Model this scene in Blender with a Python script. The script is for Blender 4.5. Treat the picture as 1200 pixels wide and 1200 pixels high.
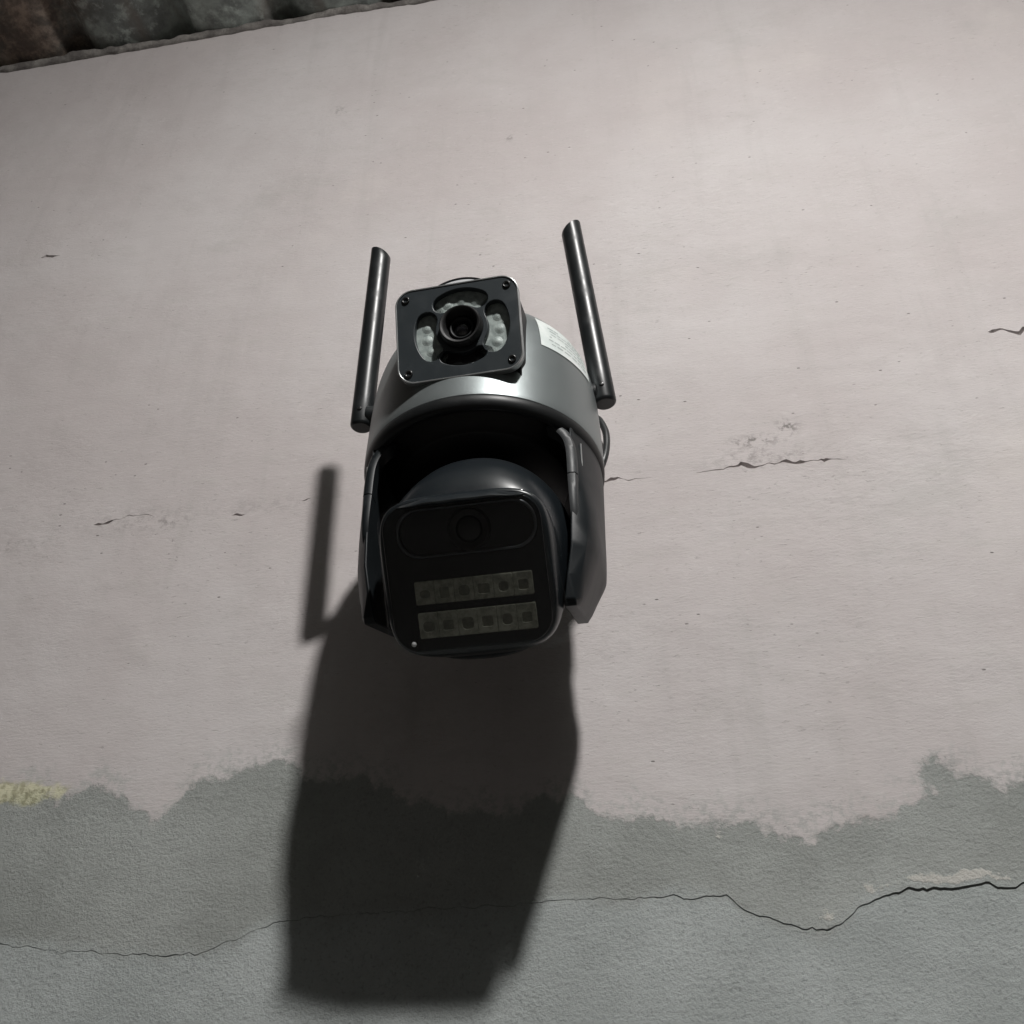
import bpy, bmesh, math, random
import numpy as np
from mathutils import Vector, noise as mnoise

random.seed(7); rng = np.random.default_rng(7)
for o in list(bpy.data.objects): bpy.data.objects.remove(o)
sc = bpy.context.scene
COL = sc.collection
R = math.radians

# ------------------------------------------------------------------ camera
PSI, THETA = R(9.5), R(38.0)
cam = bpy.data.cameras.new('camera'); camo = bpy.data.objects.new('camera', cam); COL.objects.link(camo)
camo.location = (0.0907, -0.5464, -0.3833)
camo.rotation_euler = (R(90) + THETA, 0, PSI)
cam.sensor_width = 36; cam.sensor_height = 36; cam.lens = 38.4
cam.clip_start = 0.01; cam.clip_end = 100
sc.camera = camo
# ------------------------------------------------------------------ night ambient
w = bpy.data.worlds.new('World'); sc.world = w; w.use_nodes = True
bg = w.node_tree.nodes['Background']
bg.inputs[0].default_value = (1.0, 0.95, 0.92, 1); bg.inputs[1].default_value = 0.052
# ------------------------------------------------------------------ the porch bulb, up and to the right behind the photographer
ld = bpy.data.lights.new('porch_bulb', 'SPOT'); lo = bpy.data.objects.new('porch_bulb', ld); COL.objects.link(lo)
lo.location = (0.355, -0.90, 0.688)
lo.rotation_euler = Vector((-0.28, 0.32, -0.90)).to_track_quat('-Z', 'Y').to_euler()
ld.shadow_soft_size = 0.032; ld.spot_size = R(178); ld.spot_blend = 1.0; ld.energy = 53; ld.color = (1.0, 0.975, 0.955)
# the weaker light that the same bulb sends out past its base, up to the roof
lb = bpy.data.lights.new('porch_bulb_base', 'POINT'); lbo = bpy.data.objects.new('porch_bulb_base', lb); COL.objects.link(lbo)
lbo.location = lo.location; lb.energy = 12.0; lb.color = ld.color; lb.shadow_soft_size = 0.032
# ------------------------------------------------------------------ exposure
sc.view_settings.view_transform = 'Standard'; sc.view_settings.look = 'None'
sc.view_settings.exposure = 0; sc.view_settings.gamma = 1

# ================================================================== helpers
class N:
    """tiny node builder"""
    def __init__(s, name):
        s.m = bpy.data.materials.new(name); s.m.use_nodes = True; s.t = s.m.node_tree
        s.b = s.t.nodes['Principled BSDF']; s.out = s.t.nodes['Material Output']
    def n(s, typ, ins=None, **kw):
        nd = s.t.nodes.new(typ)
        for k, v in kw.items(): setattr(nd, k, v)
        for k, v in (ins or {}).items(): s.set(nd.inputs[k], v)
        return nd
    def set(s, sock, v):
        if isinstance(v, bpy.types.NodeSocket): s.t.links.new(v, sock)
        elif isinstance(v, (tuple, list)) and sock.type == 'RGBA' and len(v) == 3: sock.default_value = (*v, 1)
        else: sock.default_value = v
    def math(s, op, a, b=0.0, c=0.0, clamp=False):
        return s.n('ShaderNodeMath', {0: a, 1: b, 2: c}, operation=op, use_clamp=clamp).outputs[0]
    def mix(s, f, a, b): 
        nd = s.n('ShaderNodeMix', data_type='RGBA'); s.set(nd.inputs[0], f); s.set(nd.inputs[6], a); s.set(nd.inputs[7], b); return nd.outputs[2]
    def ramp(s, v, lo_, hi_):
        nd = s.n('ShaderNodeMapRange', {0: v, 1: lo_, 2: hi_}, interpolation_type='SMOOTHSTEP'); return nd.outputs[0]
    def pos(s, scale=(1, 1, 1)):
        c = s.n('ShaderNodeTexCoord').outputs['Object']
        return s.n('ShaderNodeMapping', {0: c, 3: scale}).outputs[0]
    def noise(s, vec, scale, detail=4, rough=.55):
        return s.n('ShaderNodeTexNoise', {'Vector': vec, 'Scale': scale, 'Detail': detail, 'Roughness': rough}).outputs[0]
    def bump(s, h, strength, dist, nrm=None):
        ins = {'Strength': strength, 'Distance': dist, 'Height': h}
        if nrm is not None: ins['Normal'] = nrm
        return s.n('ShaderNodeBump', ins).outputs[0]
    def p(s, **kw):
        for k, v in kw.items(): s.set(s.b.inputs[k.replace('_', ' ')], v)
        return s

def plastic(name, col, rough, metal=0.0, coat=0.0, dust=0.25, bumpy=0.0, spec=.5):
    """moulded part with faint dust and uneven gloss"""
    m = N(name); v = m.pos()
    a = m.noise(v, 90, 5); b = m.noise(v, 900, 3)
    d = m.math('MULTIPLY', m.ramp(a, .45, .75), dust)
    m.p(Base_Color=m.mix(m.math('MULTIPLY', d, .35), col, tuple(min(1, c * 1.6 + .02) for c in col)),
        Roughness=m.math('ADD', rough, m.math('MULTIPLY', d, .35)), Metallic=metal, Coat_Weight=coat, Coat_Roughness=.08,
        Specular_IOR_Level=spec)
    if bumpy: m.p(Normal=m.bump(b, bumpy, .0003))
    return m.m

def make(name, verts, faces, mat, parent=None, smooth=True, angle=None):
    me = bpy.data.meshes.new(name)
    me.from_pydata([tuple(map(float, v)) for v in verts], [], faces)
    bm = bmesh.new(); bm.from_mesh(me); bmesh.ops.remove_doubles(bm, verts=bm.verts, dist=1e-7)
    bmesh.ops.recalc_face_normals(bm, faces=bm.faces); bm.to_mesh(me); bm.free()
    return link(name, me, mat, parent, smooth, angle)

def link(name, me, mat, parent=None, smooth=True, angle=None):
    me.materials.clear(); me.materials.append(mat)
    me.polygons.foreach_set('use_smooth', [smooth] * len(me.polygons))
    if smooth and angle: me.set_sharp_from_angle(angle=R(angle))
    o = bpy.data.objects.new(name, me); COL.objects.link(o)
    if parent: o.parent = parent
    return o

def bev(o, wd, seg=2, ang=40):
    m = o.modifiers.new('bevel', 'BEVEL'); m.width = wd; m.segments = seg; m.limit_method = 'ANGLE'; m.angle_limit = R(ang)
    m.harden_normals = False
    return o

def catmull(P, k=6):
    P = [np.array(p, float) for p in P]; out = []
    for i in range(len(P) - 1):
        p0, p1, p2, p3 = P[max(i - 1, 0)], P[i], P[i + 1], P[min(i + 2, len(P) - 1)]
        for j in range(k):
            t = j / k
            out.append(.5 * (2 * p1 + (p2 - p0) * t + (2 * p0 - 5 * p1 + 4 * p2 - p3) * t * t + (3 * p1 - p0 - 3 * p2 + p3) * t ** 3))
    out.append(P[-1]); return out

def lathe(prof, n=96, origin=(0, 0, 0), ax=(0, 0, 1), ref=(1, 0, 0)):
    ax = np.array(ax, float); ax /= np.linalg.norm(ax); u = np.array(ref, float); u -= ax * (u @ ax); u /= np.linalg.norm(u); v = np.cross(ax, u)
    o = np.array(origin, float); V = []; F = []
    for r, z in prof:
        for i in range(n):
            t = 2 * math.pi * i / n; V.append(o + ax * z + max(r, 1e-6) * (u * math.cos(t) + v * math.sin(t)))
    for j in range(len(prof) - 1):
        for i in range(n):
            a, b = j * n + i, j * n + (i + 1) % n; F.append((a, b, b + n, a + n))
    if prof[0][0] > 1e-5: F.append(tuple(range(n)))
    if prof[-1][0] > 1e-5: F.append(tuple((len(prof) - 1) * n + i for i in range(n)))
    return V, F

def loft(rings, cap=True):
    n = len(rings[0]); V = [p for r in rings for p in r]; F = []
    for j in range(len(rings) - 1):
        for i in range(n):
            a, b = j * n + i, j * n + (i + 1) % n; F.append((a, b, b + n, a + n))
    if cap: F.append(tuple(range(n))); F.append(tuple((len(rings) - 1) * n + i for i in range(n)))
    return V, F

def tube(pts, rad, n=14):
    pts = [np.array(p, float) for p in pts]; rings = []; up = np.array((.3, .2, 1.)); 
    rad = rad if hasattr(rad, '__len__') else [rad] * len(pts)
    for i, p in enumerate(pts):
        t = pts[min(i + 1, len(pts) - 1)] - pts[max(i - 1, 0)]; t /= np.linalg.norm(t)
        u = np.cross(up, t); u /= np.linalg.norm(u); v = np.cross(t, u); up = v
        rings.append([p + rad[i] * (u * math.cos(2 * math.pi * k / n) + v * math.sin(2 * math.pi * k / n)) for k in range(n)])
    return loft(rings)

class Frame:
    def __init__(s, o, pitch, yaw=0.0, roll=0.0):
        s.o = np.array(o, float); c, si = math.cos(R(pitch)), math.sin(R(pitch))
        n = np.array((0, -c, -si)); v = np.array((0, -si, c)); u = np.array((1., 0, 0))
        cy, sy = math.cos(R(yaw)), math.sin(R(yaw)); M = np.array([[cy, -sy, 0], [sy, cy, 0], [0, 0, 1]])
        s.n, v, u = M @ n, M @ v, M @ u
        cr, sr = math.cos(R(roll)), math.sin(R(roll))
        s.u = u * cr + v * sr; s.v = -u * sr + v * cr
    def __call__(s, u, v, n): return s.o + s.u * u + s.v * v + s.n * n

def rrect(a, b, r, k=8):
    """rounded rectangle outline, half sizes a b, corner radius r"""
    out = []
    for cx, cy, t0 in ((a - r, b - r, 0), (-a + r, b - r, 90), (-a + r, -b + r, 180), (a - r, -b + r, 270)):
        for i in range(k + 1):
            t = R(t0 + 90 * i / k); out.append((cx + r * math.cos(t), cy + r * math.sin(t)))
    return out

def super_ring(a, b, e, n=96):
    out = []
    for i in range(n):
        t = 2 * math.pi * i / n; c, s = math.cos(t), math.sin(t)
        k = (abs(c) ** e + abs(s) ** e) ** (-1 / e); out.append((a * c * k, b * s * k))
    return out

def sector(rm, hw, t0, t1, k=20, kc=8):
    """rounded-end piece of a ring"""
    out = []
    for i in range(k + 1):
        t = R(t0 + (t1 - t0) * i / k); out.append(((rm + hw) * math.cos(t), (rm + hw) * math.sin(t)))
    ce = (rm * math.cos(R(t1)), rm * math.sin(R(t1)))
    for i in range(1, kc): t = R(t1 + 180 * i / kc); out.append((ce[0] + hw * math.cos(t), ce[1] + hw * math.sin(t)))
    for i in range(k + 1):
        t = R(t1 + (t0 - t1) * i / k); out.append(((rm - hw) * math.cos(t), (rm - hw) * math.sin(t)))
    ce = (rm * math.cos(R(t0)), rm * math.sin(R(t0)))
    for i in range(1, kc): t = R(t0 + 180 + 180 * i / kc); out.append((ce[0] + hw * math.cos(t), ce[1] + hw * math.sin(t)))
    return out

def plate_mesh(name, outer, holes, fr, n0, n1, bevel):
    """flat plate with holes, thickness n0..n1 along the frame normal"""
    cu = bpy.data.curves.new(name, 'CURVE'); cu.dimensions = '2D'; cu.fill_mode = 'BOTH'
    cu.extrude = max((n1 - n0) / 2 - bevel, 1e-6); cu.bevel_depth = bevel; cu.bevel_resolution = 2; cu.offset = -bevel
    for L in [outer] + holes:
        sp = cu.splines.new('POLY'); sp.points.add(len(L) - 1); sp.use_cyclic_u = True
        for p, q in zip(sp.points, L): p.co = (q[0] * 100, q[1] * 100, 0, 1)
    cu.extrude *= 100; cu.bevel_depth *= 100; cu.offset *= 100
    o = bpy.data.objects.new(name, cu); COL.objects.link(o)
    bpy.context.view_layer.update()
    dg = bpy.context.evaluated_depsgraph_get()
    me = bpy.data.meshes.new_from_object(o.evaluated_get(dg))
    bpy.data.objects.remove(o); bpy.data.curves.remove(cu)
    mid = (n0 + n1) / 2
    for v in me.vertices: v.co = Vector(fr(v.co.x / 100, v.co.y / 100, mid + v.co.z / 100))
    return me

def solid(outline, fr, n0, n1, taper=0.0):
    k = 1 - taper
    return loft([[fr(x, y, n0) for x, y in outline], [fr(x * k, y * k, n1) for x, y in outline]])

def tag(o, label=None, cat=None, group=None, kind=None):
    if label: o['label'] = label
    if cat: o['category'] = cat
    if group: o['group'] = group
    if kind: o['kind'] = kind
    return o

# ================================================================== materials
def wall_material():
    m = N('painted_render'); v = m.pos()
    sd = m.n('ShaderNodeAttribute', attribute_name='sd_paint').outputs['Fac']
    sl = m.n('ShaderNodeAttribute', attribute_name='sd_crack').outputs['Fac']
    lip = m.n('ShaderNodeAttribute', attribute_name='chip_lit_lip').outputs['Fac']
    streak = m.pos((1, 1, 3.2))
    edge_n = m.math('ADD', m.math('MULTIPLY', m.math('SUBTRACT', m.noise(v, 55, 6, .65), .5), .024),
                    m.math('MULTIPLY', m.math('SUBTRACT', m.noise(v, 330, 5, .7), .5), .011))
    mask = m.ramp(m.math('ADD', sd, edge_n), -.0024, .0024)            # 1 = paint
    big = m.noise(v, 3.2, 5, .6); med = m.noise(streak, 22, 6, .62); fine = m.noise(streak, 260, 5, .65)
    pc = m.mix(m.ramp(big, .36, .66), (.448, .411, .405), (.503, .476, .471))
    pc = m.mix(m.math('MULTIPLY', m.ramp(med, .50, .72), .30), pc, (.430, .408, .390))
    pc = m.mix(m.math('MULTIPLY', m.ramp(fine, .54, .74), .40), pc, (.330, .310, .300))
    dash = m.ramp(m.noise(m.pos((1, 1, 3.5)), 165, 4, .7), .62, .70)
    pc = m.mix(m.math('MULTIPLY', m.math('MULTIPLY', dash, m.ramp(m.noise(v, 11, 4), .42, .6)), .55), pc, (.23, .215, .205))
    pc = m.mix(m.math('MULTIPLY', m.ramp(m.noise(streak, 130, 4, .6), .56, .75), .28), pc, (.62, .60, .585))
    blot = m.noise(m.pos((1, 1, 1.5)), 6.5, 7, .68)
    pc = m.mix(m.math('MULTIPLY', m.ramp(blot, .53, .70), .34), pc, (.360, .345, .330))
    pc = m.mix(m.math('MULTIPLY', m.ramp(m.noise(v, 5, 6, .6), .55, .72), .45), pc, (.535, .500, .480))
    drip = m.ramp(m.noise(m.pos((26, 1, 1.6)), 1.6, 6, .65), .52, .72)
    pc = m.mix(m.math('MULTIPLY', drip, .16), pc, (.330, .315, .300))
    # scattered dark pin holes and thin horizontal scuffs
    pit = m.n('ShaderNodeTexVoronoi', {'Vector': m.pos((1, 1, 2.2)), 'Scale': 62, 'Randomness': 1.0}).outputs['Distance']
    gate = m.ramp(m.noise(v, 19, 3), .52, .58)
    pits = m.math('MULTIPLY', m.math('SUBTRACT', 1, m.ramp(pit, .045, .085)), gate)
    sc1 = m.ramp(m.noise(m.pos((1, 1, 7)), 75, 5, .7), .69, .745)
    scuff = m.math('MULTIPLY', sc1, m.ramp(m.noise(v, 7, 3), .50, .62))
    pc = m.mix(m.math('MULTIPLY', pits, .75), pc, (.10, .09, .085))
    pc = m.mix(m.math('MULTIPLY', scuff, .55), pc, (.17, .155, .15))
    # bare render: darker, greener skin above the crack, paler bluish below
    below = m.ramp(m.math('ADD', sl, m.math('MULTIPLY', m.math('SUBTRACT', m.noise(v, 30, 5), .5), .03)), .006, -.006)
    c1 = m.mix(m.ramp(m.noise(v, 9, 6, .65), .35, .68), (.272, .286, .271), (.350, .367, .352))
    c2 = m.mix(m.ramp(m.noise(v, 12, 6, .65), .33, .68), (.335, .360, .352), (.415, .442, .436))
    cc = m.mix(below, c1, c2)
    grain = m.noise(v, 620, 4, .7)
    cc = m.mix(m.math('MULTIPLY', m.ramp(grain, .52, .70), .55), cc, (.185, .197, .188))
    cc = m.mix(m.math('MULTIPLY', m.ramp(m.noise(v, 410, 4, .7), .60, .78), .5), cc, (.46, .48, .46))
    # pale skim chips and the crack lip's lit edge painted in, yellow-green limewash patch
    chip_lit = m.ramp(m.math('ADD', lip, m.math('MULTIPLY', m.math('SUBTRACT', m.noise(v, 150, 5, .7), .5), 1.5)), .55, .72)
    cc = m.mix(m.math('MULTIPLY', chip_lit, .8), cc, (.50, .485, .45))
    worn = m.math('MULTIPLY', m.ramp(m.math('ADD', sd, m.math('MULTIPLY', m.math('SUBTRACT', m.noise(v, 40, 6, .7), .5), .05)), .020, .002), m.ramp(m.noise(v, 210, 6, .75), .44, .60))
    pc = m.mix(m.math('MULTIPLY', worn, .55), pc, cc)
    allc = m.mix(mask, cc, pc)
    yel = m.n('ShaderNodeAttribute', attribute_name='lime').outputs['Fac']
    yn = m.ramp(m.math('ADD', yel, m.math('MULTIPLY', m.math('SUBTRACT', m.noise(v, 90, 5, .7), .5), 1.3)), .42, .75)
    allc = m.mix(m.math('MULTIPLY', yn, .8), allc, m.mix(m.ramp(m.noise(v, 300, 3), .4, .6), (.33, .32, .19), (.56, .55, .37)))
    grime = m.n('ShaderNodeAttribute', attribute_name='grime').outputs['Fac']
    allc = m.mix(m.math('MULTIPLY', m.math('MULTIPLY', grime, m.ramp(m.noise(v, 170, 6, .75), .47, .60)), .9), allc, (.16, .15, .14))
    # relief
    hp = m.math('ADD', m.math('MULTIPLY', fine, .9), m.math('ADD', m.math('MULTIPLY', med, 1.2), m.math('MULTIPLY', m.math('MULTIPLY', m.noise(m.pos((1, 1, 1.9)), 80, 6, .68), m.ramp(m.noise(v, 8, 4, .6), .42, .68)), 2.6)))
    hp = m.math('SUBTRACT', hp, m.math('MULTIPLY', dash, .6))
    hp = m.math('SUBTRACT', hp, m.math('MULTIPLY', m.math('ADD', pits, scuff), 1.0))
    hc = m.math('ADD', m.math('MULTIPLY', grain, 3.2), m.math('ADD', m.math('MULTIPLY', m.noise(m.pos((1, 1, 1.5)), 210, 6, .75), 4.2), m.math('MULTIPLY', m.noise(v, 45, 4), 1.5)))
    mx = m.n('ShaderNodeMix', data_type='FLOAT'); m.set(mx.inputs[0], mask); m.set(mx.inputs[2], hc); m.set(mx.inputs[3], hp)
    hgt = m.math('ADD', mx.outputs[0], m.math('MULTIPLY', mask, 4.0))
    hgt = m.math('ADD', hgt, m.math('MULTIPLY', chip_lit, .8))
    m.p(Base_Color=allc, Roughness=.92, Specular_IOR_Level=.2, Normal=m.bump(hgt, .55, .0006))
    return m.m

def roof_material():
    m = N('weathered_fibre_cement'); v = m.pos()
    st = m.pos((2.6, .5, 1))
    a = m.noise(v, 13, 8, .68); b = m.noise(st, 7, 6, .6); c = m.noise(v, 70, 6, .7); d = m.noise(v, 4.5, 3)
    col = m.mix(m.ramp(a, .40, .64), (.190, .205, .198), (.480, .540, .505))
    col = m.mix(m.math('MULTIPLY', m.ramp(c, .50, .68), .75), col, (.580, .650, .610))
    col = m.mix(m.math('MULTIPLY', m.ramp(b, .46, .66), .7), col, (.210, .180, .155))
    x = m.n('ShaderNodeSeparateXYZ', {0: m.pos()}).outputs[0]
    left = m.ramp(m.math('ADD', x, m.math('MULTIPLY', m.math('SUBTRACT', a, .5), .12)), -.43, -.50)
    col = m.mix(m.math('MULTIPLY', left, .85), col, m.mix(m.ramp(c, .4, .65), (.085, .062, .050), (.240, .175, .135)))
    m.p(Base_Color=col, Roughness=.9, Specular_IOR_Level=.2, Normal=m.bump(m.math('ADD', a, m.math('MULTIPLY', c, .5)), .6, .003))
    return m.m

M = {}
M['wall'] = wall_material(); M['roof'] = roof_material()
def mortar():
    m = N('rough_mortar'); v = m.pos()
    m.p(Base_Color=m.mix(m.ramp(m.noise(v, 60, 6, .7), .38, .65), (.115, .105, .098), (.235, .222, .205)), Roughness=.95,
        Normal=m.bump(m.noise(v, 180, 6, .7), .8, .002)); return m.m
M['mortar'] = mortar()
M['gun'] = plastic('gunmetal_paint', (.215, .238, .240), .40, metal=.62, dust=.12, bumpy=.05)
M['rib'] = plastic('charcoal_rib_highlight', (.030, .033, .035), .50, dust=.3, bumpy=.1)  # paler than the arm, with the right rib's highlight in the colour
M['lip'] = plastic('charcoal_rim_plastic', (.010, .011, .0115), .42, spec=.3)
M['black'] = plastic('black_gloss_plastic', (.0090, .0105, .0120), .24, dust=.35, spec=.6)
M['arm'] = plastic('charcoal_satin_plastic', (.0100, .0125, .0142), .42, dust=.12, bumpy=.05, spec=.2)
M['pod'] = plastic('black_pod_plastic', (.0090, .0120, .0145), .30, dust=.06, spec=.55)
M['pillrim'] = plastic('dark_bright_trim', (.085, .09, .095), .30, metal=.8, dust=.1)
M['under'] = plastic('matt_black_plastic', (.006, .006, .0065), .55)
M['ant'] = plastic('black_antenna_plastic', (.0105, .0125, .0135), .36, dust=.4, spec=.5)
M['face'] = plastic('slate_face_plastic', (.021, .027, .0305), .42, dust=.3, bumpy=.05, spec=.4)
M['hous'] = plastic('charcoal_housing_plastic', (.0095, .0105, .0115), .5, dust=.2, spec=.3)
M['silver'] = plastic('silver_highlight', (.50, .52, .52), .28, metal=.85)  # silver standing in for highlights on the face edge and arm seam
M['steel'] = plastic('dark_screw_steel', (.06, .06, .06), .3, metal=.9)
M['glass'] = plastic('black_lens_glass', (.004, .004, .005), .05, coat=1.0, dust=.1)
M['window'] = plastic('smoked_window', (.0040, .0056, .0066), .14, dust=.15, spec=.35)
def reflector(name, lo_, hi_, rough):
    m = N(name); v = m.pos(); a = m.noise(v, 260, 5, .65)
    m.p(Base_Color=m.mix(m.ramp(a, .35, .65), lo_, hi_), Roughness=rough, Metallic=.1, Normal=m.bump(a, .3, .0006)); return m.m
M['refl'] = reflector('hazy_led_reflector', (.22, .26, .25), (.36, .41, .39), .5)
M['led'] = reflector('led_lens', (.34, .38, .37), (.50, .53, .50), .18)
M['strip'] = reflector('smoked_led_board', (.130, .133, .108), (.200, .203, .162), .4)
M['cell'] = reflector('smoked_led_cup', (.175, .180, .145), (.30, .305, .25), .35)
M['cellc'] = reflector('smoked_led_well', (.06, .062, .05), (.10, .10, .08), .3)
def sticker():
    m = N('silver_label'); v = m.pos()
    m.p(Base_Color=m.mix(m.ramp(m.noise(v, 120, 4), .4, .7), (.66, .72, .70), (.76, .80, .78)), Roughness=.35, Metallic=.15); return m.m
M['label'] = sticker()
M['ink'] = plastic('grey_ink', (.36, .40, .395), .6)
M['wallplate'] = plastic('pale_grey_plate', (.46, .47, .48), .4, dust=.5)
M['cable'] = plastic('black_cable_rubber', (.020, .0215, .022), .38)
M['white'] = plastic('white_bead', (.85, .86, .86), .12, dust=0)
def film(name, milk):
    m = N(name); v = m.pos()
    t = m.n('ShaderNodeBsdfTransparent', {0: (.93, .94, .94)}); g = m.n('ShaderNodeBsdfGlossy', {'Color': (1, 1, 1), 'Roughness': .12})
    d = m.n('ShaderNodeBsdfDiffuse', {'Color': (.5, .52, .52)})
    f = m.n('ShaderNodeFresnel', {0: 1.45})
    a = m.n('ShaderNodeMixShader', {0: milk, 1: t.outputs[0], 2: d.outputs[0]})
    b = m.n('ShaderNodeMixShader', {0: m.math('MULTIPLY', f.outputs[0], .45), 1: a.outputs[0], 2: g.outputs[0]})
    nb = m.bump(m.noise(v, 120, 3), .25, .001)
    m.set(g.inputs['Normal'], nb); m.set(f.inputs['Normal'], nb)
    m.t.links.new(b.outputs[0], m.out.inputs[0]); return m.m
M['film'] = film('clear_protective_film', .004); M['milky'] = film('milky_film_corner', .22)

# ================================================================== the wall
def interp(L, x):
    L = np.array(L); return np.interp(x, L[:, 0], L[:, 1])
PAINT = [(-2.7,-.13),(-0.6,-0.128),(-0.3031, -0.1228), (-0.2651, -0.1255), (-0.2504, -0.1213), (-0.2311, -0.1253), (-0.219, -0.1380), (-0.2013, -0.1415), (-0.1933, -0.1331), (-0.1777, -0.1215), (-0.1481, -0.1159), (-0.1332, -0.1145), (-0.1067, -0.1267), (-0.0824, -0.125), (-0.0618, -0.1424), (-0.0192, -0.1502), (0.0176, -0.147), (0.0359, -0.1469), (0.0444, -0.1569), (0.0751, -0.1613), (0.088, -0.1644), (0.1051, -0.1656), (0.1225, -0.1636), (0.128, -0.1702), (0.1381, -0.1736), (0.1505, -0.1744), (0.1659, -0.1697), (0.1768, -0.1668), (0.1893, -0.1668), (0.2008, -0.1609), (0.2122, -0.1543), (0.2237, -0.1502), (0.2376, -0.1526), (0.2468, -0.1574), (0.2579, -0.1538),(.4,-.15),(2.7,-.16)]
LOW = [(-2.7,-.22),(-.6,-.20),(-0.2772, -0.206), (-0.2514, -0.2108), (-0.2266, -0.2137), (-0.2024, -0.2161), (-0.1763, -0.2182), (-0.1603, -0.2172), (-0.1473, -0.2123), (-0.1256, -0.204), (-0.0895, -0.2012), (-0.0358, -0.2014), (-0.0007, -0.2008), (0.0317, -0.1996), (0.0635, -0.2013), (0.0699, -0.1996), (0.0843, -0.2025), (0.0926, -0.2029), (0.1052, -0.2012), (0.1124, -0.209), (0.1277, -0.2159), (0.1507, -0.221), (0.1571, -0.2186), (0.1664, -0.2107), (0.1772, -0.2064), (0.1898, -0.203), (0.2012, -0.2045), (0.2132, -0.2036), (0.2291, -0.2024), (0.2359, -0.2057), (0.2442, -0.2037),(.4,-.2),(2.7,-.21)]
MID = [(-2.7,.08),(-0.3639, 0.0721), (-0.3262, 0.0749), (-0.2937, 0.0768), (-0.2856, 0.0773), (-0.271, 0.0822), (-0.2388, 0.078), (-0.1918, 0.0727), (-0.1874, 0.0722), (-0.1504, 0.0799), (-0.1414, 0.0794), (-0.1085, 0.0795), (-0.0236, 0.074), (0.0553, 0.0676), (0.0636, 0.0679), (0.0692, 0.07), (0.0746, 0.0671), (0.0801, 0.067), (0.1262, 0.0664), (0.1399, 0.068), (0.1481, 0.0697), (0.1558, 0.0672), (0.1639, 0.0675), (0.1771, 0.067), (0.1903, 0.0673), (0.1987, 0.0668), (0.2058, 0.0658), (0.2666, 0.0606), (0.3173, 0.0616),(2.7,.06)]
TOP = [(-2.7,.39),(-0.4626, 0.3885), (-0.4235, 0.3888), (-0.4194, 0.3914), (-0.4118, 0.3875), (-0.4073, 0.389), (-0.2134, 0.3166), (-0.0007, 0.2552), (0.1714, 0.2043), (0.3229, 0.1612), (0.3298, 0.1624), (0.3359, 0.1589), (0.3409, 0.1571), (0.3446, 0.1606),(.37,.158),(2.7,.15)]
# half widths along each groove (metres), 0 = closed
LOWW = [(-2.7,.0003),(-.30,.0003),(-.24,.0005),(-.15,.0005),(-.12,.0003),(.02,.0003),(.06,.0004),(.105,.0006),(.11,.0004),(.13,.0005),(.152,.0008),(.16,.0005),(.175,.0003),(.20,.0004),(.235,.0003),(2.7,.0003)]
MIDW = [(-2.7,0),(-.36,0),(-.31,0),(-.2955,0),(-.2925,.0011),(-.2905,.0012),(-.289,.0003),(-.287,.0012),(-.284,.0010),(-.282,.0002),(-.272,.00025),(-.255,.0002),(-.25,0),(-.194,0),(-.191,.0009),(-.187,.001),(-.185,0),(-.146,0),(-.143,.0009),(-.140,0),(.05,0),(.056,.0006),(.066,.0008),(.072,.0005),(.082,.0003),(.092,0),(.116,0),(.128,.0003),(.139,.0004),(.143,.001),(.150,.0013),(.155,.0010),(.159,.0002),(.162,.0003),(.166,.0012),(.169,.0004),(.172,.0007),(.182,.0009),(.187,.0012),(.192,.0002),(.196,.0002),(.1985,.0011),(.203,.0010),(.209,.0001),(.215,0),(2.7,0)]
TOPW = [(-2.7,0),(-.425,0),(-.4225,.0006),(-.420,.0011),(-.4175,.0010),(-.411,.0007),(-.4075,.0004),(-.405,0),(.3215,0),(.324,.0010),(.33,.0013),(.337,.0009),(.341,.0011),(.346,.001),(.36,.0008),(.37,0),(2.7,0)]

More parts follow.
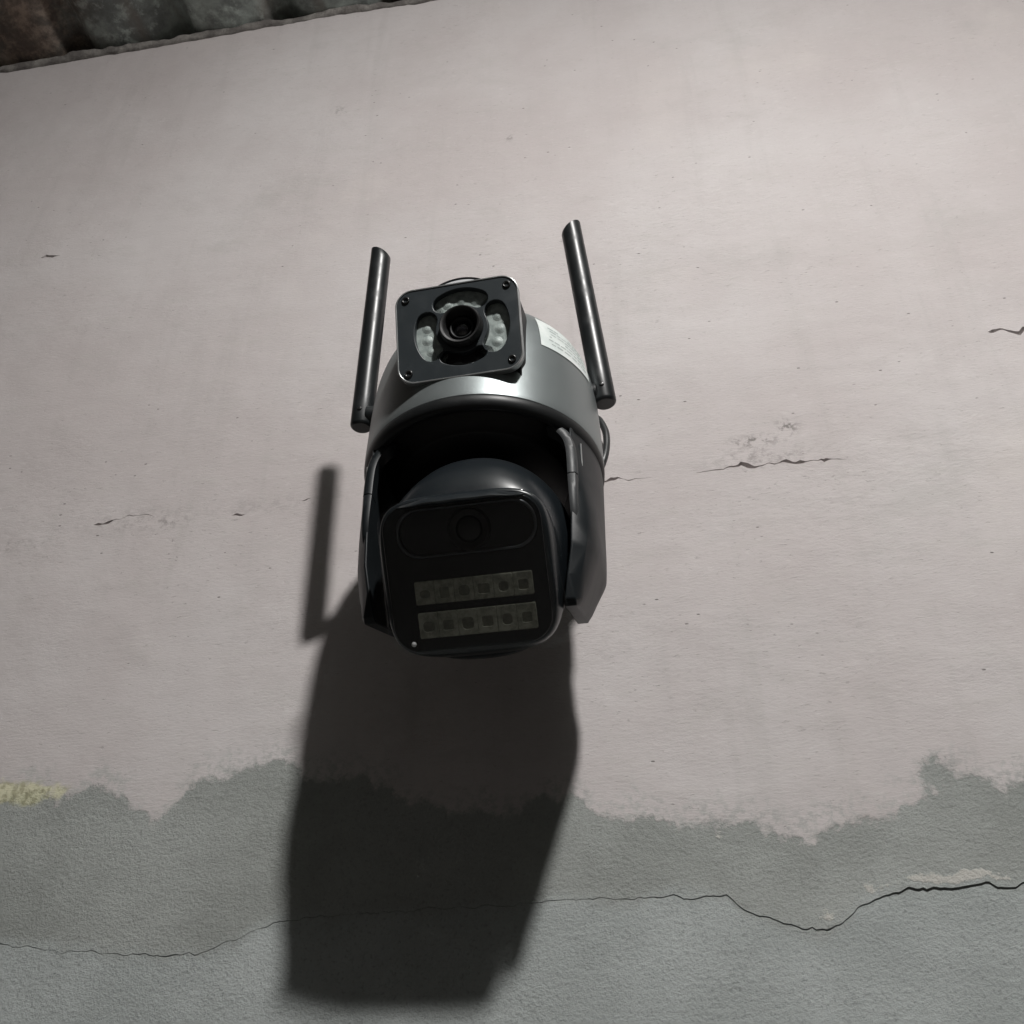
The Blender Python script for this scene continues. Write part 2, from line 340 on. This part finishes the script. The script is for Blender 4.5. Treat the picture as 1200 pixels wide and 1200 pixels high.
def build_wall():
    x = np.concatenate([np.linspace(-2.6, -.68, 26)[:-1], np.arange(-.68, .54, .0016), np.linspace(.545, 2.6, 26)])
    nx = len(x); jag = lambda k, amp: np.interp(x, np.arange(-2.7, 2.7, k), rng.normal(0, amp, len(np.arange(-2.7, 2.7, k))))
    lines = []
    for L, W, dep, jg in ((LOW, LOWW, .0040, .0006), (MID, MIDW, .0060, .0007), (TOP, TOPW, .0050, .0005)):
        z = interp(L, x) + jag(.004, jg) + jag(.0017, jg * .45)
        wv = interp(W, x) * (.34 if L is LOW else 1.1) * np.clip(1 + jag(.004, .45), .25, 2.0)
        lines.append((z, np.maximum(wv, 1e-5), dep * np.clip(interp(W, x) / .0005, 0, 1)))
    rows = []   # (z array, groove depth array, lip push array)
    def fill(za, zb, nrow, dens=None):
        for t in (np.linspace(0, 1, nrow + 2)[1:-1] if dens is None else dens): rows.append((za + (zb - za) * t, None, None))
    zmin = np.full(nx, -1.7); zmax = np.full(nx, .7375)
    rows.append((zmin, None, None))
    zlow = lines[0][0] - lines[0][1]
    fill(zmin, zlow, 0, [0.2, .4, .55, .68, .76, .82, .86] + list(np.linspace(.885, .999, 38)))
    prev = None
    for i, (z, wv, dep) in enumerate(lines):
        rows.append((z - wv, dep * 0, None)); rows.append((z - wv * .15, dep, None)); rows.append((z + wv, dep * 0, 'lip' if i == 0 else None))
        nxt = lines[i + 1][0] - lines[i + 1][1] if i + 1 < len(lines) else zmax
        fill(z + wv, nxt, (62, 50, 110)[i])
    rows.append((zmax, None, None)); nr = len(rows)
    Z = np.array([r[0] for r in rows]); X = np.tile(x, (nr, 1))
    Y = np.zeros_like(Z)
    und = np.zeros_like(Z)
    for j in range(nr):
        for i in range(nx):
            p = Vector((X[j, i] * 9, 3.1, Z[j, i] * 14)); und[j, i] = mnoise.noise(p) * .0011 + mnoise.noise(p * 5.3) * .0004 + mnoise.noise(p * .33) * .0025
    Y += und
    zl = lines[0][0]; above = Z - zl[None, :]
    lipw = np.interp(x, [-2.7, .04, .10, .17, .20, .25, 2.7], [.0002, .0002, .0005, .0006, .0012, .0008, .0005])
    Y -= np.where(above > 0, np.exp(-above / .012), 0) * lipw[None, :]       # upper skin of render stands proud at the crack
    for j, r in enumerate(rows):
        if r[1] is not None: Y[j] += r[1]
    V = np.stack([X, Y, Z], -1).reshape(-1, 3)
    F = []
    for j in range(nr - 1):
        b = j * nx
        F += [(b + i, b + i + 1, b + nx + i + 1, b + nx + i) for i in range(nx - 1)]
    nf = len(V)
    # back of the wall, for thickness
    bk = [(-2.6, .2, -1.7), (2.6, .2, -1.7), (2.6, .2, .7375), (-2.6, .2, .7375)]
    V = np.concatenate([V, np.array(bk)])
    F.append((nf, nf + 3, nf + 2, nf + 1))
    F.append(tuple(list(range((nr - 1) * nx, nr * nx)) + [nf + 2, nf + 3]))
    me = bpy.data.meshes.new('wall'); me.from_pydata(V.tolist(), [], F)
    pz = interp(PAINT, x) + jag(.017, .0013) + jag(.006, .0013) + jag(.002, .0006)
    def attr(name, arr):
        a = me.attributes.new(name, 'FLOAT', 'POINT'); a.data.foreach_set('value', np.concatenate([arr.reshape(-1), np.zeros(4)]).astype(np.float32))
    sd = Z - pz[None, :]
    isl = np.hypot((X - .2185) / .0085, (Z + .1465) / .0085); sd = np.where(isl < 1.5, np.minimum(sd, (isl - 1) * .006), sd)
    attr('sd_paint', sd); attr('sd_crack', above)
    lp = np.exp(-((X - .215) / .032) ** 2) * np.exp(-((Z - (zl + .0045)[None, :]) / .0042) ** 2) \
        + .75 * np.exp(-((X - .153) / .010) ** 2 - ((Z + .2135) / .004) ** 2) + .6 * np.exp(-((X - .175) / .006) ** 2 - ((Z + .1985) / .006) ** 2) \
        + .75 * np.exp(-((X - .105) / .004) ** 2 - ((Z + .170) / .004) ** 2) + .45 * np.exp(-((X + .19) / .05) ** 2 - ((Z + .138) / .007) ** 2)
    attr('chip_lit_lip', lp)  # skim chips plus the lit edge of the crack lip
    attr('lime', np.exp(-((X + .300) / .042) ** 4 - ((Z + .121) / .0095) ** 2))
    gr = 1.3 * np.exp(-((X - .180) / .006) ** 2 - ((Z - .097) / .006) ** 2) + 1.1 * np.exp(-((X - .158) / .014) ** 2 - ((Z - .088) / .0045) ** 2) \
        + .55 * np.exp(-((X - .163) / .03) ** 2 - ((Z - .074) / .007) ** 2) + .35 * np.exp(-((X + .27) / .030) ** 2 - ((Z - .078) / .008) ** 2) \
        + .5 * np.exp(-((X + .24) / .016) ** 2 - ((Z - .072) / .005) ** 2) + .25 * np.exp(-((X + .17) / .05) ** 2 - ((Z - .078) / .006) ** 2) \
        + .35 * np.exp(-((X + .36) / .03) ** 2 - ((Z - .066) / .006) ** 2) + .8 * np.exp(-((X + .003) / .004) ** 2 - ((Z - .469) / .004) ** 2) + .6 * np.exp(-((X + .167) / .006) ** 2 - ((Z - .553) / .006) ** 2)
    attr('grime', np.clip(gr, 0, 1))
    o = link('wall', me, M['wall'], None, True, 42)
    tag(o, 'rough plastered wall, faded pinkish paint above bare grey-green render with long cracks', 'wall', kind='thing')
    return o
wall = build_wall()
# ------------------------------------------------------------------ yard floor far below, outside the frame, which the bulb lights
def ground_mat():
    m = N('yard_concrete'); v = m.pos()
    m.p(Base_Color=m.mix(m.ramp(m.noise(v, 2.5, 6), .35, .65), (.27, .255, .24), (.36, .345, .33)), Roughness=.9, Normal=m.bump(m.noise(v, 40, 6), .4, .004)); return m.m
tag(make('ground', [(-9, .19, -1.69), (9, .19, -1.69), (9, -14, -1.69), (-9, -14, -1.69)], [(0, 1, 2, 3)], ground_mat(), None, False), kind='structure')

# ------------------------------------------------------------------ mortar between wall and roof
def build_mortar():
    xs = np.concatenate([np.linspace(-2.6, -.75, 20)[:-1], np.arange(-.75, .5, .004), np.linspace(.51, 2.6, 20)])
    rings = []
    for xx in xs:
        nz = lambda s, k: mnoise.noise(Vector((xx * k, s, 0)))
        drop = .7325 + nz(1, 14) * .0045 + nz(2, 55) * .0028 + nz(7, 160) * .0012 - .000
        out = .006 + nz(3, 20) * .003 + nz(4, 90) * .002
        rings.append([(xx, .012, drop + .004), (xx, -.0025, drop), (xx, -out * .6, drop + .003 + nz(5, 60) * .0015), (xx, -out, drop + .006 + nz(6, 35) * .002), (xx, -out * .5, drop + .0085 + nz(6, 35) * .003), (xx, .006, drop + .009), (xx, .012, drop + .008)])
    V, F = loft(rings)
    return make('mortar_joint', V, F, M['mortar'], wall)
build_mortar()

# ------------------------------------------------------------------ corrugated roof sheets over the wall
def build_roof():
    r = tag(bpy.data.objects.new('roof', None), 'weathered corrugated roof sheets with green-grey and brown stains over the wall top', 'roof', kind='thing'); COL.objects.link(r)
    r.location = (0, 0, .7500)
    pitch = .1175
    def h(x):
        d = (x + .360 + pitch / 2) % pitch - pitch / 2          # distance to the nearest narrow channel
        return .019 * math.exp(-(d / .0135) ** 2) - .0042 * (.5 - .5 * math.cos(2 * math.pi * d / pitch))
    seams = [-2.59, -1.845, -1.095, -.347, .401, 1.149, 1.897, 2.6]
    for k in range(len(seams) - 1):
        x0, x1 = seams[k], seams[k + 1] + .035
        nxx = int((x1 - x0) / .005) + 1; ys = np.linspace(.16, -1.7, 48)
        V = []; F = []
        xs = np.linspace(x0, x1, nxx)
        for off in (0, .006):
            for y in ys:
                for xx in xs:
                    t = (xx - x0) / (x1 - x0)
                    V.append((xx, y, h(xx) + off - .0065 * (1 - t) + .03 * (y) * -.0 + mnoise.noise(Vector((xx * 7, y * 7, k))) * .0012))
        ny = len(ys); S = ny * nxx
        for s in (0, S):
            for j in range(ny - 1):
                for i in range(nxx - 1):
                    a = s + j * nxx + i; F.append((a, a + 1, a + nxx + 1, a + nxx))
        for i in range(nxx - 1):
            for j in (0, ny - 1):
                a = j * nxx + i; F.append((a, a + 1, a + 1 + S, a + S))
        for j in range(ny - 1):
            for i in (0, nxx - 1):
                a = j * nxx + i; F.append((a, a + nxx, a + nxx + S, a + S))
        make('roof_sheet', V, F, M['roof'], r, True, 50)
build_roof()

# ================================================================== the security camera
A = .095
cam_root = bpy.data.objects.new('security_camera', None); COL.objects.link(cam_root); cam_root.location = (0, -A, 0)
tag(cam_root, 'dark two-lens outdoor security camera with two upright antennas on the painted wall', 'security camera')
P = cam_root
# ---- body shell
PROF = [(.0654, .0002), (.0656, .0030), (.0655, .008), (.0651, .020), (.0645, .034), (.0637, .046), (.0622, .057), (.0592, .068), (.0538, .0785), (.0455, .0875), (.034, .0940), (.020, .0975), (0, .0985)]
prof = [(p[0], p[1]) for p in catmull(PROF, 5)]
shell = make('body_shell', *lathe(prof, 128), M['gun'], P)
def surf(z):
    L = PROF; return np.interp(z, [p[1] for p in L], [p[0] for p in L])
make('rim_ring', *lathe([(.0585, .001), (.0590, -.0050), (.0608, -.0072), (.0632, -.0070), (.0649, -.0052), (.0655, -.0030), (.0656, -.0010), (.0653, .0003), (.0640, .0008)], 128), M['lip'], P)
make('underside', *lathe([(.0590, .0006), (.0590, -.0030), (.047, -.0032), (.0465, -.0075), (.0455, -.0085), (.02, -.0088), (0, -.0088)], 96), M['under'], P)
# sticker on the right shoulder, with rows of tiny print
def patch(az0, az1, z0, z1, off, nu=18, nv=6, cut=0.0):
    V = []; F = []
    pr = np.array(prof)
    pr = pr[np.argsort(pr[:, 1])]
    for j in range(nv + 1):
        for i in range(nu + 1):
            t, s = i / nu, j / nv
            az = az0 + (az1 - az0) * t; z = z0 + (z1 - z0) * s - cut * (1 - t) * 0
            r = np.interp(z, pr[:, 1], pr[:, 0]) + off; zz = z + off * .4
            V.append((r * math.sin(R(az)), -r * math.cos(R(az)), zz))
    for j in range(nv):
        for i in range(nu): a = j * (nu + 1) + i; F.append((a, a + 1, a + nu + 2, a + nu + 1))
    return V, F
st = make('label_sticker', *patch(38, 74, .0455, .0725, .00035), M['label'], shell)
V, F = [], []
for row in range(6):
    a = 43 + rng.uniform(0, 2)
    while a < 71:
        wd = rng.uniform(1.2, 4.5)
        if rng.random() < .88:
            v2, f2 = patch(a, min(a + wd, 71), .0495 + row * .0031, .0495 + row * .0031 + rng.uniform(.0006, .0011), .0005, 2, 1)
            F += [tuple(q + len(V) for q in f) for f in f2]; V += v2
        a += wd + rng.uniform(.5, 1.2)
tag(make('fine_print', V, F, M['ink'], shell), kind='stuff')

# ---- wall bracket behind, hidden arm and round pale plate
bx = -.0385
br = make('mount_plate', *lathe([(.0, .0), (.028, .0), (.0290, -.001), (.0290, -.006), (.0286, -.0085), (.0, -.0085)][::-1], 72, (bx, A - .0012, .2445), (0, 1, 0)), M['wallplate'], P)
make('plate_rim', *lathe([(.0294, -.002), (.0294, -.0085), (.0300, -.0095), (.0306, -.0085), (.0306, .0005), (.0294, .0005)], 72, (bx, A - .0012, .2445), (0, 1, 0)), M['lip'], br, True, 40)
make('mount_arm', *tube(catmull([(bx * .9, A - .004, .222), (bx * .9, A - .02, .214), (bx * .6, A * .5, .185), (bx * .2, .015, .140), (0, 0, .11), (0, 0, .09)], 6), .0125, 24), M['hous'], P)

# ---- fixed lens head
H = Frame((-.0008, -.0740, .0394), 19, yaw=-2.0, roll=.3)
face_out = rrect(.0325, .0268, .0090, 10)
hold = [[H(x * k, y * k, n) for x, y in rrect(.0320, .0262, .0095, 10)] for k, n in ((.94, -.0090), (.99, -.0088), (1.0, -.0040), (1.0, -.0042), (1.0, -.030), (.97, -.042), (.86, -.052), (.6, -.058))]
head = make('fixed_lens_head', *loft(hold), M['hous'], P, True, 60)
# lower back brace with a chamfer
brace = [(-.022, -.0225), (.0275, -.0225), (.0295, -.0205), (.0295, -.026), (.0245, -.0305), (-.020, -.0305), (-.026, -.027)]
make('head_foot', *solid([(-.026, -.0200), (.0302, -.0200), (.0302, -.0272), (.0255, -.0312), (-.020, -.0312), (-.026, -.0275)], H, -.050, -.0085), M['hous'], head, False)
LU = .0020
ring = lambda t0, t1, rm=.0196, hw=.0056: [(x + LU, y + .0004) for x, y in sector(rm, hw, t0, t1)]
holes = [ring(160, 214), ring(-33, 23), ring(58, 122, .0184, .0050), ring(240, 300, .0176, .0036)]
lens_hole = [(.0112 * math.cos(2 * math.pi * i / 48) + LU, .0112 * math.sin(2 * math.pi * i / 48) + .0004) for i in range(48)]
me = plate_mesh('face_plate', face_out, holes + [lens_hole], H, -.0040, .0, .0005)
link('face_plate', me, M['face'], head, True, 35)
me = plate_mesh('face_edge_highlight', rrect(.0331, .0274, .0096, 12), [rrect(.0323, .0266, .0088, 12)], H, -.0042, .0004, .0002)
link('face_edge_highlight', me, M['silver'], head, True, 35)  # chamfer highlight drawn as a silver ring
# reflector pans behind the windows
for rg, nled in ((ring(146, 218, .0196, .0068), 4), (ring(-38, 34, .0196, .0068), 4), (ring(53, 127, .0182, .0062), 4), (ring(234, 306, .0180, .0048), 3)):
    make('led_reflector', *solid(rg, H, -.0085, -.0038), M['refl'] if nled == 4 else M['hous'], head, False)
for t0, t1, rm, n, mat in ((166, 208, .0196, 3, 'refl'), (-27, 17, .0196, 3, 'refl'), (66, 114, .0184, 3, 'refl'), (246, 294, .0180, 3, 'hous')):
    for i in range(n):
        t = R(t0 + (t1 - t0) * i / (n - 1)); c = H(rm * math.cos(t) + LU, rm * math.sin(t) + .0004, -.0039)
        make('led', *lathe([(.0036, -.0002), (.0030, .0001), (.0020, .0002), (.0014, .0005), (.0008, .0006), (0, .0007)], 20, c, H.n, H.u), M[mat], head)
# windows of clear plastic are set flush in the recesses
# lens barrel
lc = H(LU, .0004, 0)
make('lens_ring', *lathe([(.0112, -.004), (.0114, .0012), (.0112, .0040), (.0104, .0052), (.0094, .0050), (.0086, .0036), (.0078, .0006), (.0066, -.0012), (.0060, -.0012)], 56, lc, H.n, H.u), M['under'], head, True, 50)
make('lens_inner_ring', *lathe([(.0066, -.0012), (.0064, .0006), (.0056, .0009), (.0050, -.0006), (.0046, -.0014)], 48, lc, H.n, H.u), M['hous'], head)
make('lens_glass', *lathe([(.0050, -.0016), (.0042, -.0008), (.0030, .0001), (.0015, .0006), (0, .0008)], 40, lc, H.n, H.u), M['glass'], head)
for sx, sy in ((-1, 1), (1, 1), (-1, -1), (1, -1)):
    c = H(sx * .0272, sy * .0216, .0001)
    make('screw', *lathe([(.0021, -.001), (.0021, .0004), (.0018, .0007), (.0013, .0006), (.0011, -.0002), (0, -.0003)], 20, c, H.n, H.u), M['steel'], head)

# ---- yoke arms
def arm_rings(sx):
    rings = []
    for z, rr, yh, xm, x0 in ((-.004, .0640, .0385, .0640, .0510), (-.012, .0645, .0392, .0645, .0510), (-.036, .0638, .0392, .0638, .0508), (-.046, .0634, .0392, .0634, .0506), (-.053, .0630, .0391, .0630, .0504), (-.060, .0626, .0389, .0626, .0500), (-.067, .0622, .0385, .0622, .0496), (-.070, .0619, .0382, .0613, .0494), (-.081, .0605, .0365, .0572, .0470), (-.0905, .060, .0330, .0528, .0452), (-.0940, .059, .0300, .0506, .0446)):
        pts = []; n = 22; t = min(1, max(0, (-.045 - z) / .045)); zz = lambda y: z + t * y * .46
        for i in range(n + 1):
            y = -yh + 2 * yh * i / n
            xx = max(min(math.sqrt(max(rr * rr - y * y, 0)), xm), x0 + .0012)
            t2 = min(1, max(0, (-.020 - z) / .035)); full = x0 + .0012 + (xm - x0 - .0012) * max(0, 1 - (abs(y) / yh) ** 5) ** .5
            xx = max(xx, xx + (full - xx) * t2 * (.9 if sx > 0 else .30))
            pts.append((sx * xx, y, zz(y)))
        for i in range(5): y = yh - 2 * yh * i / 4; pts.append((sx * x0, y, zz(y)))
        rings.append(pts)
    return rings
for sx in (-1, 1):
    arm = bev(make('yoke_arm', *loft(arm_rings(sx)), M['arm'], P, True, 30), .0011, 2, 35)
    # proud moulded rib along the front edge of the arm, with a joint half way; it sweeps inwards under the shell
    path = [(.0400, -.0050), (.0445, -.0085), (.0478, -.0135), (.0494, -.0195), (.0499, -.0270), (.0500, -.0372)]
    sec = lambda x, z, wd, dp, b=0: [(sx * (x - .0004), -.0408 - dp * .4 + b, z), (sx * (x + wd * .25), -.0412 - dp + b, z), (sx * (x + wd * .75), -.0408 - dp + b, z), (sx * (x + wd), -.0392 + b, z), (sx * (x + wd), -.0330, z), (sx * (x - .0004), -.0330, z)]
    pp = catmull(path, 4)
    make('arm_rib', *loft([sec(p[0], p[1], .0047 + (.003 if i < 8 else 0) * (1 - i / 8), .0004) for i, p in enumerate(pp)]), M['rib' if sx > 0 else 'arm'], arm, True, 50)  # right rib paler than the left, its highlight painted in
    make('arm_rib', *loft([sec(.0500 + k * .0007, -.0379 - k * .0270, .0046 - k * .0015, .0004 - .0004 * k, .0045 * k ** 4) for k in (0, .2, .4, .6, .75, .88, 1)]), M['rib' if sx > 0 else 'arm'], arm, True, 50)
    make('seam_highlight', *tube([(sx * .0562, -.0326, -.012), (sx * .0563, -.0325, -.030), (sx * .0563, -.0324, -.0345)], .00045, 8), M['silver'], arm)  # panel seam, its bright highlight put in as silver

# ---- moving lens pod
Q0 = Frame((.0028, -.0135, -.0620), 41, yaw=-1.0, roll=0.0)
class PodFace(Frame):
    def __init__(s): s.o = Q0(.0, -.0020, .0008); s.n, s.u, s.v = Q0.n, Q0.u, Q0.v
SEC = [(.0478, .0372, .0345, -.0036, 6.0), (.0476, .0386, .0358, -.0036, 5.5), (.0466, .0398, .0369, -.0036, 5.0), (.0440, .0408, .0378, -.0040, 4.5), (.0400, .0416, .0384, -.0047, 4.0), (.0385, .0420, .0378, -.0052, 3.8),
       (.0375, .0418, .0340, -.0055, 3.2), (.0330, .0430, .0402, -.0050, 2.8), (.0280, .0440, .0437, -.0036, 2.5), (.0220, .0450, .0462, -.0022, 2.35), (.0140, .0460, .0480, -.0010, 2.15), (.006, .0466, .0488, -.0002, 2.05),
       (-.004, .0468, .0488, 0, 2.0), (-.016, .0455, .0470, 0, 2.0), (-.028, .0410, .0415, 0, 2.0), (-.038, .0322, .0325, 0, 2.0), (-.0455, .020, .020, 0, 2.0), (-.0485, .008, .008, 0, 2.0), (-.049, .0003, .0003, 0, 2.0)]
pod = make('lens_pod', *loft([[Q0(x, y + o, s) for x, y in super_ring(a, b, e)] for s, a, b, o, e in SEC]), M['pod'], P, True, 50)
# front window with a recessed pill
Q = PodFace()
pill = rrect(.0325, .0112, .0106, 12); pillc = (.0022, .0190)
pill_o = [(x + pillc[0], y + pillc[1]) for x, y in pill]
me = plate_mesh('front_window', [(x, y - .0016) for x, y in rrect(.0372, .0342, .0125, 12)], [pill_o], Q, .0462, .0490, .0006)
link('front_window', me, M['window'], pod, True, 35)
make('pill_floor', *solid([(x * 1.03 + pillc[0], y * 1.05 + pillc[1]) for x, y in pill], Q, .0466, .04795), M['window'], pod, False)
me = plate_mesh('pill_rim', [(x * 1.012 + pillc[0], y * 1.03 + pillc[1]) for x, y in pill], [[(x * .965 + pillc[0], y * .92 + pillc[1]) for x, y in pill]], Q, .0476, .0497, .0006)
link('pill_rim', me, M['pillrim'], pod, True, 35)
tc = Q(.0036, .0186, .0480)
make('tele_lens_ring', *lathe([(.0098, 0), (.0098, .0012), (.0088, .0016), (.0078, .0008), (.0066, .0004), (.006, .0003)], 48, tc, Q.n, Q.u), M['under'], pod)
make('tele_lens', *lathe([(.0064, .0003), (.005, .0007), (.003, .0010), (0, .0011)], 40, tc, Q.n, Q.u), M['window'], pod)
for vc, uc, hh in ((-.0085, .0026, .0055), (-.0236, .0026, .0061)):
    make('led_board', *solid([(x + uc, y + vc) for x, y in rrect(.0276, hh, .0008, 3)], Q, .0488, .0495), M['strip'], pod, False)
    for i in range(6):
        cx = uc - .0276 + .0046 * (2 * i + 1)
        o_ = [(x + cx, y + vc) for x, y in rrect(.0045, hh - .0003, .0006, 3)]
        i_ = [(x + cx, y + vc - .0006) for x, y in rrect(.0022 + .0006 * rng.random(), hh * (.34 + .14 * rng.random()), .0008 if i % 2 else .0018, 4)]
        me = plate_mesh('led_cup', o_, [i_], Q, .0493, .0498, .0001)
        link('led_cup', me, M['cell'], pod, True, 35)
make('glint_bead', *lathe([(.0013, 0), (.0011, .0008), (.0006, .0012), (0, .0013)], 16, Q(-.0285, -.0318, .0489), Q.n, Q.u), M['white'], pod)  # small bright glint put in as a white bead
# protective film still on the window, edges wavy and lifting at the lower right
V, F = [], []
fo = [(x, y - .0016) for x, y in rrect(.0392, .0360, .0135, 26)]; nf = len(fo)
for k, kk in enumerate((1.0, .97, .9, .6, .001)):
    for i, (x, y) in enumerate(fo):
        ang = math.atan2(y, x); lift = .0508; sx_, sy_ = x, y
        if k < 2:
            wv = mnoise.noise(Vector((x * 190, y * 190, 0)))
            g = 1 + wv * .026; sx_, sy_ = x * g, y * g
            lr = max(0, math.cos(ang + R(42))) ** 6
            sx_ += lr * .0062; sy_ -= lr * .0035; lift -= lr * .0075 * (1 if k == 0 else .75)
            lf = max(0, math.cos(ang - R(190))) ** 4
            lift -= (.0022 if k == 0 else .0006) * (1 - lr); sx_ -= lf * .0012
            lift += wv * .0006
        V.append(Q(sx_ * kk, sy_ * kk, lift))
for k in range(4):
    for i in range(nf): a, b = k * nf + i, k * nf + (i + 1) % nf; F.append((a, b, b + nf, a + nf))
make('protective_film', V, F, M['film'], pod)

# moulded brow over the window
path = []
for i in range(25):
    t = i / 24; ang = R(150 - 120 * t)
    path.append((-.0295 + .0600 * t, .0318 + .0016 * math.sin(math.pi * t) + mnoise.noise(Vector((t * 6, 0, 4))) * .0005))
rings = []
for i, (x, y) in enumerate(path):
    k = math.sin(math.pi * i / 24) ** .5 + .02
    rings.append([Q(x, y - .0022 * k, .0470), Q(x, y - .0018 * k, .0488 + .0022 * k), Q(x, y - .0002 * k, .0492 + .0030 * k), Q(x, y + .0014 * k, .0480 + .0022 * k), Q(x, y + .0026 * k, .0440), Q(x, y + .002 * k, .0400)])
make('brow', *loft(rings), M['pod'], pod, True, 80)

# ---- antennas
def antenna(pb, pt, rad, slant, sx):
    pb, pt = np.array(pb), np.array(pt); ax = (pt - pb); Ln = np.linalg.norm(ax); ax /= Ln
    ref = np.array((0, -1., 0)); ref -= ax * (ref @ ax); ref /= np.linalg.norm(ref); u = np.cross(ref, ax)
    rings = []
    n = 32
    for s, k in ((0, .80), (.0009, .95), (.002, 1.0), (.02, 1.0), (Ln * .5, .985), (Ln - .006, .97)):
        rings.append([pb + ax * s + rad * k * (ref * math.cos(2 * math.pi * i / n) + u * math.sin(2 * math.pi * i / n)) for i in range(n)])
    for k, d in ((.97, 0), (.90, .0006)):
        rings.append([pb + ax * (Ln + d + slant * math.cos(2 * math.pi * i / n + (1.5 if sx > 0 else -1.5)) * k) + rad * k * (ref * math.cos(2 * math.pi * i / n) + u * math.sin(2 * math.pi * i / n)) for i in range(n)])
    o = make('antenna', *loft(rings), M['ant'], P, True, 40)
    # hinge barrel and stub to the body
    hz = pb + ax * .0075
    make('antenna_hinge', *lathe([(.0052, .002), (.0054, .0030), (.0054, .0088), (.0046, .0094), (.0046, .0135)], 24, hz - np.array((sx, 0, 0)) * .001 + ref * .0022, (-sx, .15, 0), (0, 0, 1)), M['ant'], o, True, 40)
    make('hinge_screw', *lathe([(.0013, -.001), (.0013, .0006), (.0009, .0009), (0, .0007)], 14, hz + ref * rad * .96 + ax * .002, ref, u), M['steel'], o)
    return o
antenna((-.0734, -.0017, .0462), (-.0664, -.0213, .1778), .0066, .0036, -1)
antenna((.0687, -.0017, .0430), (.0562, -.0213, .1768), .0066, .0040, 1)

# ---- pigtail cable looping out behind the shell
make('pigtail_cable', *tube(catmull([(.040, .060, .060), (.052, .050, .076), (.0605, .040, .0720), (.0655, .036, .058), (.0660, .034, .044), (.0635, .032, .030), (.058, .034, .020), (.045, .045, .012), (.02, .070, .01), (.01, A - .001, .005)], 7), .0021, 14), M['cable'], P)
make('cable_strand', *tube(catmull([(.040, .062, .050), (.0555, .046, .066), (.0620, .040, .052), (.0625, .036, .038), (.0585, .034, .026)], 7), .0013, 10), M['cable'], P)
